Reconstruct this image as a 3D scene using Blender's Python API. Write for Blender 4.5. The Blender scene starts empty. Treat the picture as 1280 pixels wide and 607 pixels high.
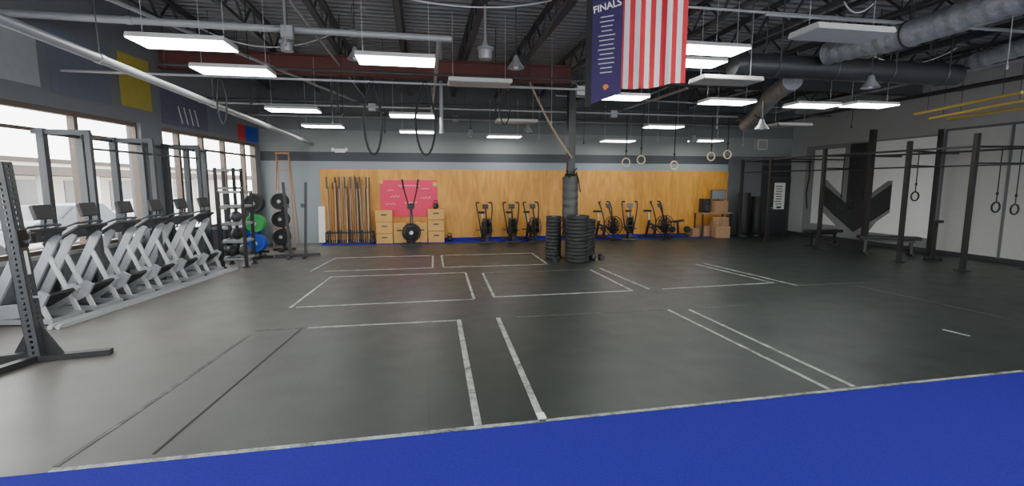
import bpy, bmesh, math, random
from mathutils import Vector, Matrix, Euler
random.seed(7)
SC=bpy.context.scene
C=SC.collection
rad=math.radians

# ------------------------------------------------------------------ mesh builder
class B:
    def __init__(s): s.v=[];s.f=[];s.M=Matrix.Identity(4);s.mi=[];s.m=0
    def add(s,vs,fs):
        o=len(s.v)
        s.v+=[tuple(s.M@Vector(p)) for p in vs]
        s.f+=[[i+o for i in f] for f in fs]
        s.mi+=[s.m]*len(fs)
        return s
    def box(s,c,d,rot=(0,0,0)):
        R=Euler([rad(a) for a in rot]).to_matrix()
        vs=[]
        for x in(-.5,.5):
            for y in(-.5,.5):
                for z in(-.5,.5):
                    vs.append(Vector(c)+R@Vector((x*d[0],y*d[1],z*d[2])))
        return s.add(vs,[(0,1,3,2),(4,6,7,5),(0,4,5,1),(2,3,7,6),(0,2,6,4),(1,5,7,3)])
    def b2(s,a,b):
        return s.box([(a[i]+b[i])/2 for i in range(3)],[abs(b[i]-a[i]) for i in range(3)])
    def beam(s,a,b,w,h,up=(0,0,1)):
        a=Vector(a);b=Vector(b);d=(b-a).normalized();u=Vector(up)
        if abs(d.dot(u))>.98:u=Vector((0,1,0))
        r=d.cross(u).normalized();u=r.cross(d)
        vs=[]
        for p in(a,b):
            for i,j in((-1,-1),(1,-1),(1,1),(-1,1)):
                vs.append(p+r*i*w/2+u*j*h/2)
        return s.add(vs,[(0,1,2,3),(7,6,5,4),(0,4,5,1),(1,5,6,2),(2,6,7,3),(3,7,4,0)])
    def tube(s,pts,r,n=8,closed=False):
        pts=[Vector(p) for p in pts];N=len(pts)
        rs=r if isinstance(r,(list,tuple)) else [r]*N
        vs=[];prev=None
        for i,p in enumerate(pts):
            if closed: d=(pts[(i+1)%N]-pts[i-1]).normalized()
            elif i==0: d=(pts[1]-p).normalized()
            elif i==N-1: d=(p-pts[-2]).normalized()
            else: d=(pts[i+1]-pts[i-1]).normalized()
            if prev is None:
                u=Vector((0,0,1)) if abs(d.z)<.9 else Vector((0,1,0))
            else: u=prev
            u=(u-d*u.dot(d)).normalized();prev=u;w=d.cross(u)
            for k in range(n):
                t=2*math.pi*k/n
                vs.append(p+(u*math.cos(t)+w*math.sin(t))*rs[i])
        fs=[]
        for i in range(N if closed else N-1):
            j=(i+1)%N
            for k in range(n):
                fs.append((i*n+k,i*n+(k+1)%n,j*n+(k+1)%n,j*n+k))
        if not closed:
            fs.append(tuple(range(n-1,-1,-1)));fs.append(tuple((N-1)*n+k for k in range(n)))
        return s.add(vs,fs)
    def cyl(s,a,b,r,n=14,r2=None):
        return s.tube([a,b],[r,r if r2 is None else r2],n)
    def ring(s,c,R,r,axis='y',n=28,m=8):
        pts=[]
        for i in range(n):
            t=2*math.pi*i/n;a,b=R*math.cos(t),R*math.sin(t)
            o={'y':(a,0,b),'x':(0,a,b),'z':(a,b,0)}[axis]
            pts.append(Vector(c)+Vector(o))
        return s.tube(pts,r,m,True)
    def lathe(s,prof,c=(0,0,0),axis='z',n=28):
        vs=[];N=len(prof)
        for r,h in prof:
            for k in range(n):
                t=2*math.pi*k/n;a,b=r*math.cos(t),r*math.sin(t)
                o={'z':(a,b,h),'y':(a,h,b),'x':(h,a,b)}[axis]
                vs.append(Vector(c)+Vector(o))
        fs=[]
        for i in range(N-1):
            for k in range(n):
                fs.append((i*n+k,i*n+(k+1)%n,(i+1)*n+(k+1)%n,(i+1)*n+k))
        if prof[0][0]>1e-5: fs.append(tuple(range(n-1,-1,-1)))
        if prof[-1][0]>1e-5: fs.append(tuple((N-1)*n+k for k in range(n)))
        return s.add(vs,fs)
    def prism(s,poly,fn0,fn1):
        n=len(poly)
        vs=[fn0(*p) for p in poly]+[fn1(*p) for p in poly]
        fs=[tuple(range(n)),tuple(range(2*n-1,n-1,-1))]+[(i,i+n,(i+1)%n+n,(i+1)%n) for i in range(n)]
        return s.add(vs,fs)

def mesh(name,b,mats,bevel=0,sm=True,sub=0):
    me=bpy.data.meshes.new(name)
    me.from_pydata([tuple(v) for v in b.v],[],b.f)
    if not isinstance(mats,(list,tuple)): mats=[mats]
    for m in mats: me.materials.append(m)
    me.polygons.foreach_set('material_index',b.mi)
    bm=bmesh.new();bm.from_mesh(me)
    bmesh.ops.recalc_face_normals(bm,faces=bm.faces[:])
    bm.to_mesh(me);bm.free()
    if sm:
        me.polygons.foreach_set('use_smooth',[True]*len(me.polygons))
        me.set_sharp_from_angle(angle=rad(38))
    o=bpy.data.objects.new(name,me);C.objects.link(o)
    if bevel:
        md=o.modifiers.new('bevel','BEVEL');md.width=bevel;md.segments=2;md.limit_method='ANGLE'
    return o
def T(name,label,cat,loc=(0,0,0),rz=0,group=None):
    o=bpy.data.objects.new(name,None);o.empty_display_size=.1;C.objects.link(o)
    o.location=loc;o.rotation_euler=(0,0,rad(rz))
    o["label"]=label;o["category"]=cat
    if group:o["group"]=group
    return o
def P(par,name,b,mat,label=None,bevel=0):
    o=mesh(name,b,mat,bevel);o.parent=par
    if label:o["label"]=label
    return o
def O(name,b,mat,label,cat,loc=(0,0,0),rz=0,group=None,bevel=0):
    o=mesh(name,b,mat,bevel);o.location=loc;o.rotation_euler=(0,0,rad(rz))
    o["label"]=label;o["category"]=cat
    if group:o["group"]=group
    return o
def S(name,b,mat,bevel=0):
    o=mesh(name,b,mat,bevel,sm=False);o["kind"]="structure";return o
def dup(t,loc,rz=None,label=None,scale=None):
    n=t.copy();C.objects.link(n);n.location=loc
    if rz is not None:n.rotation_euler=(t.rotation_euler[0],t.rotation_euler[1],rad(rz))
    if label:n["label"]=label
    if scale:n.scale=scale
    def rec(src,dst):
        for ch in list(src.children):
            c=ch.copy();C.objects.link(c);c.parent=dst;rec(ch,c)
    rec(t,n)
    return n

# ------------------------------------------------------------------ materials
def mat(name,col,rough=.5,metal=0,var=.12,scale=8,bump=0,bscale=60,emit=None,estr=0,spec=.5,detail=4):
    m=bpy.data.materials.new(name);m.use_nodes=True;nt=m.node_tree
    bs=nt.nodes['Principled BSDF'];L=nt.links
    tc=nt.nodes.new('ShaderNodeTexCoord')
    nz=nt.nodes.new('ShaderNodeTexNoise');nz.inputs['Scale'].default_value=scale;nz.inputs['Detail'].default_value=detail
    L.new(tc.outputs['Object'],nz.inputs['Vector'])
    mx=nt.nodes.new('ShaderNodeMix');mx.data_type='RGBA'
    a=[max(0,c*(1-var)) for c in col];b=[min(1,c*(1+var)) for c in col]
    mx.inputs[6].default_value=(*a,1);mx.inputs[7].default_value=(*b,1)
    L.new(nz.outputs['Fac'],mx.inputs[0]);L.new(mx.outputs[2],bs.inputs['Base Color'])
    bs.inputs['Roughness'].default_value=rough;bs.inputs['Metallic'].default_value=metal
    bs.inputs['Specular IOR Level'].default_value=spec
    if bump:
        n2=nt.nodes.new('ShaderNodeTexNoise');n2.inputs['Scale'].default_value=bscale;n2.inputs['Detail'].default_value=3
        L.new(tc.outputs['Object'],n2.inputs['Vector'])
        bp=nt.nodes.new('ShaderNodeBump');bp.inputs['Strength'].default_value=bump;bp.inputs['Distance'].default_value=.01
        L.new(n2.outputs['Fac'],bp.inputs['Height']);L.new(bp.outputs['Normal'],bs.inputs['Normal'])
    if emit:
        bs.inputs['Emission Color'].default_value=(*emit,1);bs.inputs['Emission Strength'].default_value=estr
    return m
K=mat('black_powder_coat',(.018,.018,.02),.45)
KS=mat('black_satin_steel',(.035,.036,.04),.35,.6)
RUB=mat('black_rubber',(.016,.016,.017),.6,bump=.2)
RUB2=mat('worn_rubber',(.065,.065,.067),.5)
GREYM=mat('grey_steel',(.30,.31,.32),.4,.3)
DGREY=mat('dark_grey_steel',(.075,.082,.09),.42,.4)
SILV=mat('silver_metal',(.5,.52,.54),.38,.35)
SILG=mat('silver_grey_paint',(.40,.42,.44),.38,.25)
PALEG=mat('pale_grey_paint',(.55,.56,.56),.45,.1)
WHT=mat('white_plastic',(.75,.75,.73),.45)
PIPE=mat('painted_grey_pipe',(.33,.34,.35),.45,.2)
WOOD=mat('birch_wood',(.62,.34,.09),.5,scale=3)
LWOOD=mat('dowel_wood',(.40,.21,.09),.5,scale=3)
TWOOD=mat('pale_dowel_wood',(.55,.38,.2),.5,scale=3)
LAD=mat('ladder_wood',(.33,.18,.11),.55)
RED=mat('red_vinyl',(.5,.03,.03),.6)
FW=mat('flag_white',(.9,.88,.88),.7)
FR=mat('flag_red',(.72,.03,.045),.7)
FB=mat('flag_blue',(.02,.03,.2),.7)
NAVY=mat('banner_purple',(.035,.022,.10),.6)
YEL=mat('yellow_vinyl',(.42,.35,.06),.65)
YTUBE=mat('yellow_foam',(.6,.43,.09),.55)
OR=mat('orange_print',(.7,.2,.04),.6)
REDBEAM=mat('red_oxide_steel',(.11,.028,.022),.6)
JOIST=mat('dark_joist_steel',(.05,.052,.055),.6)
ROPE=mat('tan_rope',(.42,.31,.22),.8,bump=.5,bscale=200)
RINGW=mat('ring_wood',(.68,.5,.33),.45)
STRAP=mat('black_webbing',(.015,.015,.016),.7)
CARD=mat('cardboard',(.34,.2,.11),.7)
PINK=mat('pink_board',(.74,.03,.11),.55,var=.05)
GRN=mat('green_rubber',(.03,.3,.07),.5)
BLU=mat('blue_rubber',(.01,.06,.4),.5)
DUCT=mat('black_duct',(.045,.047,.05),.4,.2)
FOIL=mat('foil_duct',(.33,.345,.36),.42,.3,var=.45,scale=14,bump=1,bscale=25)
LIT=mat('lit_diffuser',(.9,.9,.9),.5,emit=(.97,1,.96),estr=19)
UNLIT=mat('unlit_diffuser',(.42,.43,.41),.5)
HOUS=mat('fixture_white_enamel',(.6,.6,.58),.4)

def wall_bands():
    m=bpy.data.materials.new('banded_wall_paint');m.use_nodes=True;nt=m.node_tree;L=nt.links
    bs=nt.nodes['Principled BSDF'];bs.inputs['Roughness'].default_value=.7
    tc=nt.nodes.new('ShaderNodeTexCoord');sp=nt.nodes.new('ShaderNodeSeparateXYZ')
    L.new(tc.outputs['Object'],sp.inputs[0])
    mp=nt.nodes.new('ShaderNodeMath');mp.operation='DIVIDE';mp.inputs[1].default_value=5.3
    L.new(sp.outputs['Z'],mp.inputs[0])
    cr=nt.nodes.new('ShaderNodeValToRGB');cr.color_ramp.interpolation='CONSTANT'
    e=cr.color_ramp.elements
    e[0].position=0;e[0].color=(.25,.29,.31,1)
    e[1].position=2.62/5.3;e[1].color=(.05,.057,.063,1)
    for z,c in((2.9,(.22,.235,.235,1)),(3.6,(.14,.15,.152,1)),(4.1,(.09,.094,.098,1))):
        n=e.new(z/5.3);n.color=c
    L.new(mp.outputs[0],cr.inputs[0]);L.new(cr.outputs[0],bs.inputs['Base Color'])
    return m
WB=wall_bands()
WDK=mat('dark_grey_wall_paint',(.12,.125,.135),.75,var=.08,scale=1)
WMD=mat('mid_grey_mural_paint',(.2,.205,.21),.75,var=.08,scale=1)
WLF=mat('left_wall_grey_paint',(.17,.18,.195),.75,var=.08,scale=1)
WGR=mat('grey_wall_paint',(.33,.335,.335),.75,var=.06,scale=1)
WLT=mat('light_mural_paint',(.85,.86,.85),.7,var=.05,scale=1)
WBK=mat('black_mural_paint',(.03,.032,.035),.7)
ALU=mat('window_frame_brown',(.13,.095,.075),.5,.2)

def floor_mat():
    m=bpy.data.materials.new('rubber_gym_floor');m.use_nodes=True;nt=m.node_tree;L=nt.links
    bs=nt.nodes['Principled BSDF']
    tc=nt.nodes.new('ShaderNodeTexCoord')
    n1=nt.nodes.new('ShaderNodeTexNoise');n1.inputs['Scale'].default_value=.9;n1.inputs['Detail'].default_value=8;n1.inputs['Roughness'].default_value=.7
    L.new(tc.outputs['Object'],n1.inputs['Vector'])
    cr=nt.nodes.new('ShaderNodeValToRGB')
    cr.color_ramp.elements[0].position=.3;cr.color_ramp.elements[0].color=(.017,.022,.020,1)
    cr.color_ramp.elements[1].position=.72;cr.color_ramp.elements[1].color=(.034,.041,.038,1)
    L.new(n1.outputs['Fac'],cr.inputs[0])
    br=nt.nodes.new('ShaderNodeTexBrick');br.inputs['Scale'].default_value=1
    br.inputs['Brick Width'].default_value=1.22;br.inputs['Row Height'].default_value=1.83;br.inputs['Mortar Size'].default_value=.004
    br.offset=0;br.inputs['Color1'].default_value=(1,1,1,1);br.inputs['Color2'].default_value=(.93,.93,.93,1);br.inputs['Mortar'].default_value=(.6,.6,.6,1)
    L.new(tc.outputs['Object'],br.inputs['Vector'])
    mx=nt.nodes.new('ShaderNodeMix');mx.data_type='RGBA';mx.blend_type='MULTIPLY';mx.inputs[0].default_value=1
    L.new(cr.outputs[0],mx.inputs[6]);L.new(br.outputs['Color'],mx.inputs[7])
    # window sheen painted into the rubber colour, paler towards the storefront side
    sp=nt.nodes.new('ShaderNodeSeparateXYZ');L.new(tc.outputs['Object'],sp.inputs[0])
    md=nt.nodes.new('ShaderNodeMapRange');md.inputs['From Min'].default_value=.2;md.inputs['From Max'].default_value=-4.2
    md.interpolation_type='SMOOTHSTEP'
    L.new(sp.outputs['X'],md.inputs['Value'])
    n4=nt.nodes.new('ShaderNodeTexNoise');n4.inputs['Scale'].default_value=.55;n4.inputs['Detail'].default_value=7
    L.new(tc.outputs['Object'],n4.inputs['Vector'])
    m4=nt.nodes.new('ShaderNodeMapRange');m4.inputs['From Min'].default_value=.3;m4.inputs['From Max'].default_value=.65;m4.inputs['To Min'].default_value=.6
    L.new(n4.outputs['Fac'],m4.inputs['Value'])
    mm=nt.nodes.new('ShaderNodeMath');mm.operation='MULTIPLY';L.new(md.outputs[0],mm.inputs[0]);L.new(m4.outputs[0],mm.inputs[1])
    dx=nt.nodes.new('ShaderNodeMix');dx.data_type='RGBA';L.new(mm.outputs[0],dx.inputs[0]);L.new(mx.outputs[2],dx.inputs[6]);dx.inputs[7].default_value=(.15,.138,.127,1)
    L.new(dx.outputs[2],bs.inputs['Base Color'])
    n2=nt.nodes.new('ShaderNodeTexNoise');n2.inputs['Scale'].default_value=2.5;n2.inputs['Detail'].default_value=6
    L.new(tc.outputs['Object'],n2.inputs['Vector'])
    mr=nt.nodes.new('ShaderNodeMapRange');mr.inputs['To Min'].default_value=.34;mr.inputs['To Max'].default_value=.52
    L.new(n2.outputs['Fac'],mr.inputs['Value']);L.new(mr.outputs[0],bs.inputs['Roughness'])
    n3=nt.nodes.new('ShaderNodeTexNoise');n3.inputs['Scale'].default_value=120
    L.new(tc.outputs['Object'],n3.inputs['Vector'])
    bp=nt.nodes.new('ShaderNodeBump');bp.inputs['Strength'].default_value=.15;bp.inputs['Distance'].default_value=.003
    L.new(n3.outputs['Fac'],bp.inputs['Height']);L.new(bp.outputs['Normal'],bs.inputs['Normal'])
    return m
def tape_mat(name,wear,c=(.5,.52,.48)):
    m=bpy.data.materials.new(name);m.use_nodes=True;nt=m.node_tree;L=nt.links
    bs=nt.nodes['Principled BSDF'];bs.inputs['Roughness'].default_value=.55
    tc=nt.nodes.new('ShaderNodeTexCoord')
    n1=nt.nodes.new('ShaderNodeTexNoise');n1.inputs['Scale'].default_value=4;n1.inputs['Detail'].default_value=10;n1.inputs['Roughness'].default_value=.85
    L.new(tc.outputs['Object'],n1.inputs['Vector'])
    cr=nt.nodes.new('ShaderNodeValToRGB')
    cr.color_ramp.elements[0].position=wear-.1;cr.color_ramp.elements[0].color=(.045,.05,.047,1)
    cr.color_ramp.elements[1].position=wear+.1;cr.color_ramp.elements[1].color=(*c,1)
    L.new(n1.outputs['Fac'],cr.inputs[0]);L.new(cr.outputs[0],bs.inputs['Base Color'])
    return m
TAPE=tape_mat('worn_white_tape',.48);TAPEF=tape_mat('faded_tape',.58,(.22,.23,.22))
DSEAM=mat('dark_seam',(.012,.012,.012),.7)
CARP=mat('blue_carpet',(.026,.022,.29),.95,var=.3,scale=60,bump=.6,bscale=300,spec=.1)
def ply_mat():
    m=bpy.data.materials.new('plywood_panel');m.use_nodes=True;nt=m.node_tree;L=nt.links
    bs=nt.nodes['Principled BSDF'];bs.inputs['Roughness'].default_value=.5
    tc=nt.nodes.new('ShaderNodeTexCoord');mp=nt.nodes.new('ShaderNodeMapping');mp.inputs['Scale'].default_value=(2.2,1,.45)
    L.new(tc.outputs['Object'],mp.inputs[0])
    n1=nt.nodes.new('ShaderNodeTexNoise');n1.inputs['Scale'].default_value=2.2;n1.inputs['Detail'].default_value=7;n1.inputs['Distortion'].default_value=1.2
    L.new(mp.outputs[0],n1.inputs['Vector'])
    cr=nt.nodes.new('ShaderNodeValToRGB')
    cr.color_ramp.elements[0].position=.3;cr.color_ramp.elements[0].color=(.50,.215,.025,1)
    cr.color_ramp.elements[1].position=.75;cr.color_ramp.elements[1].color=(.72,.36,.065,1)
    L.new(n1.outputs['Fac'],cr.inputs[0])
    L.new(cr.outputs[0],bs.inputs['Base Color'])
    return m
PLY=ply_mat()
def glass_mat():
    m=bpy.data.materials.new('window_glass');m.use_nodes=True;nt=m.node_tree;nt.nodes.clear();L=nt.links
    t=nt.nodes.new('ShaderNodeBsdfTransparent');g=nt.nodes.new('ShaderNodeBsdfGlossy');g.inputs['Roughness'].default_value=.05
    t.inputs[0].default_value=(.95,.97,.98,1)
    f=nt.nodes.new('ShaderNodeLayerWeight');f.inputs['Blend'].default_value=.2
    mu=nt.nodes.new('ShaderNodeMath');mu.operation='MULTIPLY';mu.inputs[1].default_value=.25
    x=nt.nodes.new('ShaderNodeMixShader');o=nt.nodes.new('ShaderNodeOutputMaterial')
    L.new(f.outputs['Facing'],mu.inputs[0]);L.new(mu.outputs[0],x.inputs[0]);L.new(t.outputs[0],x.inputs[1]);L.new(g.outputs[0],x.inputs[2]);L.new(x.outputs[0],o.inputs[0])
    return m
GLASS=glass_mat()

# ------------------------------------------------------------------ camera, world
H=1.9
cd=bpy.data.cameras.new('camera');cd.sensor_width=36;cd.lens=36*600/1280;cd.clip_end=200
cam=bpy.data.objects.new('camera',cd);C.objects.link(cam)
cam.location=(0,0,H)
cam.rotation_euler=(rad(90)-math.atan(73.5/600),0,-rad(10.31))
SC.camera=cam
w=bpy.data.worlds.new('world');SC.world=w;w.use_nodes=True
bg=w.node_tree.nodes['Background'];bg.inputs[0].default_value=(1,.985,.96,1);bg.inputs[1].default_value=10

# ------------------------------------------------------------------ room shell
XR=13.8;YB=16.35;ZC=5.3;SL=.115
def W(y,off=0,z=0): return Vector((-5-SL*(YB-y)+off,y,z))
WA=-math.degrees(math.atan(SL))
def wbox(b,y0,y1,off0,off1,z0,z1):
    c=W((y0+y1)/2,(off0+off1)/2,(z0+z1)/2)
    b.box(c,(abs(off1-off0),(y1-y0)*1.006,z1-z0),(0,0,WA));return b
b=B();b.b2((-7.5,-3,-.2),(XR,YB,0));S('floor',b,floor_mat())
b=B();prof=[]
y=-3.0
while y<YB:
    prof+=[(y,ZC),(y+.08,ZC),(y+.11,ZC+.07),(y+.19,ZC+.07)];y+=.22
vs=[];fs=[]
for i,(yy,zz) in enumerate(prof):
    vs+=[(-7.5,yy,zz),(XR+.2,yy,zz)]
    if i: fs.append((2*i-2,2*i-1,2*i+1,2*i))
b.add(vs,fs);S('ceiling',b,mat('grey_corrugated_deck',(.19,.192,.195),.6,0))
b=B();b.b2((-5.2,YB,0),(XR+.2,YB+.2,ZC+.1));S('wall_back',b,WB)
b=B();b.b2((XR,-3,0),(XR+.2,YB,ZC+.1));S('wall_right',b,WGR)
# front wall (behind the viewpoint) is unseen; its windows are added for fill daylight
FM=[-5.6,-3.2,-.8,1.6,4.0,6.4,8.8,11.2,13.4]
b=B();b.b2((-7.5,-3.2,0),(XR+.2,-3,.6));b.b2((-7.5,-3.2,3.1),(XR+.2,-3,ZC+.1));b.b2((-7.5,-3.2,.6),(-5.6,-3,3.1));b.b2((13.4,-3.2,.6),(XR+.2,-3,3.1));S('wall_front',b,WGR)
k=1
for x0,x1 in zip(FM[:-1],FM[1:]):
    b=B()
    b.b2((x0,-3.14,.6),(x0+.035,-3.04,3.1));b.b2((x1-.035,-3.14,.6),(x1,-3.04,3.1));b.b2((x0,-3.14,.6),(x1,-3.04,.67));b.b2((x0,-3.14,3.03),(x1,-3.04,3.1))
    o=S('window_%d'%k,b,ALU);b=B();b.b2((x0+.035,-3.1,.67),(x1-.035,-3.095,3.03));P(o,'glass_pane',b,GLASS);k+=1
b=B()
wbox(b,-3,YB,-.2,0,0,.8);wbox(b,-3,YB,-.2,0,3.12,ZC+.1)
wbox(b,-3,-.2,-.2,0,.8,3.12);wbox(b,11.0,11.65,-.22,.06,.8,3.12);wbox(b,16.1,YB,-.2,0,.8,3.12)
S('wall_left',b,WLF)
muls=[[-.2,1.5,3.1,4.7,6.3,7.95,9.55,11.0],[11.65,12.35,13.3,14.3,15.4,16.1]]
for g in muls:
    for y0,y1 in zip(g[:-1],g[1:]):
        b=B();t=.08
        wbox(b,y0,y0+t/2,-.14,-.02,.8,3.12);wbox(b,y1-t/2,y1,-.14,-.02,.8,3.12)
        wbox(b,y0,y1,-.14,-.02,.8,.87);wbox(b,y0,y1,-.14,-.02,3.04,3.12);wbox(b,y0,y1,-.12,-.04,2.72,2.77)
        o=S('window_%d'%k,b,ALU)
        b=B();wbox(b,y0+t/2,y1-t/2,-.085,-.08,.87,3.04)
        p=P(o,'glass_pane',b,GLASS);k+=1
b=B();wbox(b,-.2,YB,0,.05,.74,.8);S('trim_1',b,mat('sill_paint',(.35,.34,.32),.5))
# plywood lining and baseboard
b=B()
b.b2((-3.26,YB-.025,.08),(11.16,YB,2.38));o=S('trim_2',b,PLY)
b=B();x=-3.26+1.22
while x<11.1:
    b.b2((x-.004,YB-.028,.08),(x+.004,YB-.024,2.38));x+=1.22
S('trim_3',b,mat('plywood_joint',(.3,.15,.05),.6))
b=B();b.b2((-3.26,YB-.03,0),(11.16,YB,.1));S('baseboard_back',b,CARP)
b=B();b.b2((11.16,YB-.03,0),(12.55,YB,2.9));S('trim_4',b,WDK)
b=B();b.b2((12.55,YB-.03,0),(XR,YB,2.62));S('trim_13',b,WBK)
# right wall mural
def rpoly(n,pts,m,d=.006):
    b=B();b.prism(pts,lambda y,z:(XR-d,y,z),lambda y,z:(XR,y,z));S('trim_%d'%n,b,m)
rpoly(5,[(10.85,.12),(15.6,.12),(15.6,3.25),(10.85,3.25)],WMD,.006)
rpoly(6,[(10.98,.4),(10.98,3.2),(12.9,3.2),(12.9,1.6),(12.7,1.75),(12.35,2.0),(12.2,2.0),(12.2,1.05),(12.6,.75),(12.85,.4)],WLT,.012)
rpoly(7,[(15.2,.5),(15.2,3.1),(13.95,3.1),(13.95,1.55),(14.3,1.8),(14.6,2.05),(14.8,2.05),(14.8,1.0),(14.4,.72),(14.1,.5)],mat('pale_mural_paint',(.6,.61,.6),.7),.012)
rpoly(8,[(13.05,1.0),(13.75,1.0),(13.75,3.2),(13.05,3.2)],WBK,.018)
rpoly(9,[(14.75,1.9),(14.75,1.25),(14.2,.85),(13.4,.35),(12.7,.8),(12.22,1.15),(12.22,1.9),(12.7,1.55),(13.4,1.05),(14.2,1.55)],WBK,.022)
rpoly(10,[(4,.12),(10.8,.12),(10.8,3.3),(4,3.3)],mat('grey_panel_paint',(.44,.44,.43),.7,var=.05),.012)
b=B()
for yy in (10.8,9.3,7.8): b.b2((XR-.03,yy-.03,.1),(XR,yy+.03,3.3))
b.b2((XR-.03,4,3.3),(XR,10.83,3.36));S('trim_11',b,WDK)
b=B();b.b2((XR-.02,-3,0),(XR,YB,.12));S('baseboard_right',b,WBK)
# door with notice
b=B();b.b2((12.95,YB-.06,0),(13.72,YB-.03,2.1));d=S('door_1',b,mat('black_door',(.03,.032,.035),.45))
b=B();b.b2((12.88,YB-.08,0),(12.95,YB-.03,2.17));b.b2((13.72,YB-.08,0),(13.78,YB-.03,2.17));b.b2((12.88,YB-.08,2.1),(13.78,YB-.03,2.17));S('trim_12',b,DGREY)
b=B();b.cyl((13.03,YB-.1,1),(13.03,YB-.055,1),.025);b.cyl((13.03,YB-.1,1),(13.13,YB-.1,1),.01);P(d,'door_handle',b,SILV)
t=T('wall_notice','white printed notice with black lettering on black door','sign',(13.33,YB-.065,0))
b=B();b.b2((-.23,-.012,.95),(.23,0,1.95));P(t,'paper',b,WHT)
b=B()
for i in range(8):
    ww=.15 if i%3 else .19
    b.b2((-ww,-.015,1.8-i*.095),(ww*random.uniform(.4,1),-.012,1.83-i*.095))
b.b2((-.1,-.015,.99),(.1,-.012,1.06));P(t,'print',b,K)

# exterior
b=B();b.b2((-60,-30,-.3),(-7.6,60,-.2));O('pavement',b,mat('bright_concrete',(.6,.57,.53),.8),'pale concrete pavement outside the windows','pavement')
t=T('shop_building','low shop building with dark canopy across parking','building',(-19,12,-.2))
b=B();b.b2((-4,-22,0),(0,40,3.2));P(t,'facade',b,mat('stucco',(.62,.57,.5),.8))
b=B();b.b2((0,-22,2.5),(2.2,40,2.9));b.b2((-4.1,-22.1,3.2),(.1,40.1,3.4));
P(t,'canopy',b,mat('canopy_brown',(.06,.045,.035),.7))
for i in range(16):
    b=B();b.b2((1.85,-21+i*3.8,0),(2.05,-20.8+i*3.8,2.5));P(t,'canopy_post',b,PALEG)
GZ=mat('dark_glazing',(.12,.12,.12),.25)
for i in range(15):
    b=B();b.b2((0,-20.2+i*3.8,.3),(.04,-17.8+i*3.8,2.3));P(t,'shop_window',b,GZ)
def car(loc,rz,col,lab):
    t=T('car',lab,'car',loc,rz)
    b=B();pr=[(-2.2,.35),(-2.2,.8),(-1.9,.95),(-1.2,1.0),(-.6,1.42),(.8,1.45),(1.4,1.0),(2.1,.85),(2.25,.6),(2.2,.35)]
    b.prism(pr,lambda x,z:(x,-.85,z),lambda x,z:(x,.85,z));P(t,'body',b,mat('car_paint',col,.25,.3),bevel=.05)
    b=B();b.prism([(-1.05,1.02),(-.55,1.36),(.75,1.38),(1.2,1.02)],lambda x,z:(x,-.87,z),lambda x,z:(x,.87,z));P(t,'side_window',b,mat('car_glass',(.03,.04,.05),.1))
    for x in(-1.35,1.4):
        for y in(-.8,.8):
            b=B();b.lathe([(.12,-.1),(.3,-.1),(.33,-.06),(.33,.06),(.3,.1),(.12,.1)],(x,y,.33),'y',24);P(t,'wheel',b,RUB)
car((-11.5,12.5,-.2),80,(.25,.25,.27),'grey sedan parked outside the windows')
car((-12,18.5,-.2),85,(.05,.055,.07),'dark sedan parked outside the windows')
car((-12.5,25,-.2),95,(.3,.3,.3),'grey sedan parked outside the windows')

# ------------------------------------------------------------------ floor carpet, tape
b=B();b.prism([(-7.1,-2.99),(XR-.03,-2.99),(XR-.03,3.86),(6,3.66),(.6,3.52),(-2.4,3.46),(-6.4,3.40)],lambda x,y:(x,y,.0),lambda x,y:(x,y,.014))
O('blue_carpet',b,CARP,'bright blue low pile carpet runner beside black rubber floor','carpet')
b=B();b.b2((-3.2,15.6,0),(11.1,YB-.03,.012));O('blue_carpet',b,CARP,'blue carpet strip along the plywood wall','carpet')
def tape(x0,y0,x1,y1,w=.045,m=TAPE,lab='worn white tape line on black rubber floor'):
    b=B();b.beam((0,0,.002),(x1-x0,y1-y0,.002),w,.003)
    O('floor_tape',b,m,lab,'floor tape',(x0,y0,0),0,'floor marking tape')
for a in [(-1.56,6.6,.40,6.6),(.44,6.62,.38,3.58,.06),(1.0,6.62,.90,3.55,.06),(3.62,6.6,3.68,3.66),(3.94,6.55,3.96,3.70),
 (-1.93,10.3,-2.08,7.76),(-2.0,7.78,.78,7.80),(.84,10.2,.78,7.82),(-1.93,10.26,.84,10.26),
 (1.2,10.14,1.13,7.9),(1.13,7.90,3.64,7.94),(3.62,10.1,3.64,7.94),
 (3.9,10.25,4.0,8.0),(4.25,7.98,6.63,8.1),(6.36,10.37,6.63,8.1),(6.62,10.44,6.9,7.8),
 (-2.3,12.9,-2.5,11.0),(-2.2,10.98,.15,10.98),(.15,10.98,.19,12.8),(-2.3,12.92,.18,12.92),
 (.42,12.9,.40,11.0),(.40,11.0,2.86,11.0),(2.91,12.9,2.86,11.0),(.42,12.9,2.9,12.9),(6.68,5.02,6.73,4.74)]:
    tape(*a)
for a in [(-2.22,6.42,-2.43,4.13),(-2.43,4.13,-2.5,3.55),(1.1,6.62,3.56,6.62),(4.0,6.58,5.0,6.66),(-2.2,6.58,-1.6,6.6),(4.6,10.3,6.36,10.4),(8.0,7.6,8.2,4.6),(6.9,7.8,8.6,7.84),(1.2,10.14,3.6,10.14)]:
    tape(*a,w=.04,m=TAPEF,lab='faded grey tape line on black rubber floor')
for a in [(-1.64,6.56,-1.93,3.6)]:
    tape(*a,w=.02,m=DSEAM,lab='dark seam tape between rubber mats')
tape(-2.5,3.5,.7,3.57,.05);tape(.7,3.57,6.0,3.71,.04);tape(6,3.71,9,3.8,.03,TAPEF,'faded tape line at carpet edge')
b=B();b.box((.91,3.66,.004),(.07,.1,.004));O('floor_tape',b,mat('fresh_tape',(.85,.85,.85),.5),'short fresh white tape patch at carpet edge','floor tape',group='floor marking tape')

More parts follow.
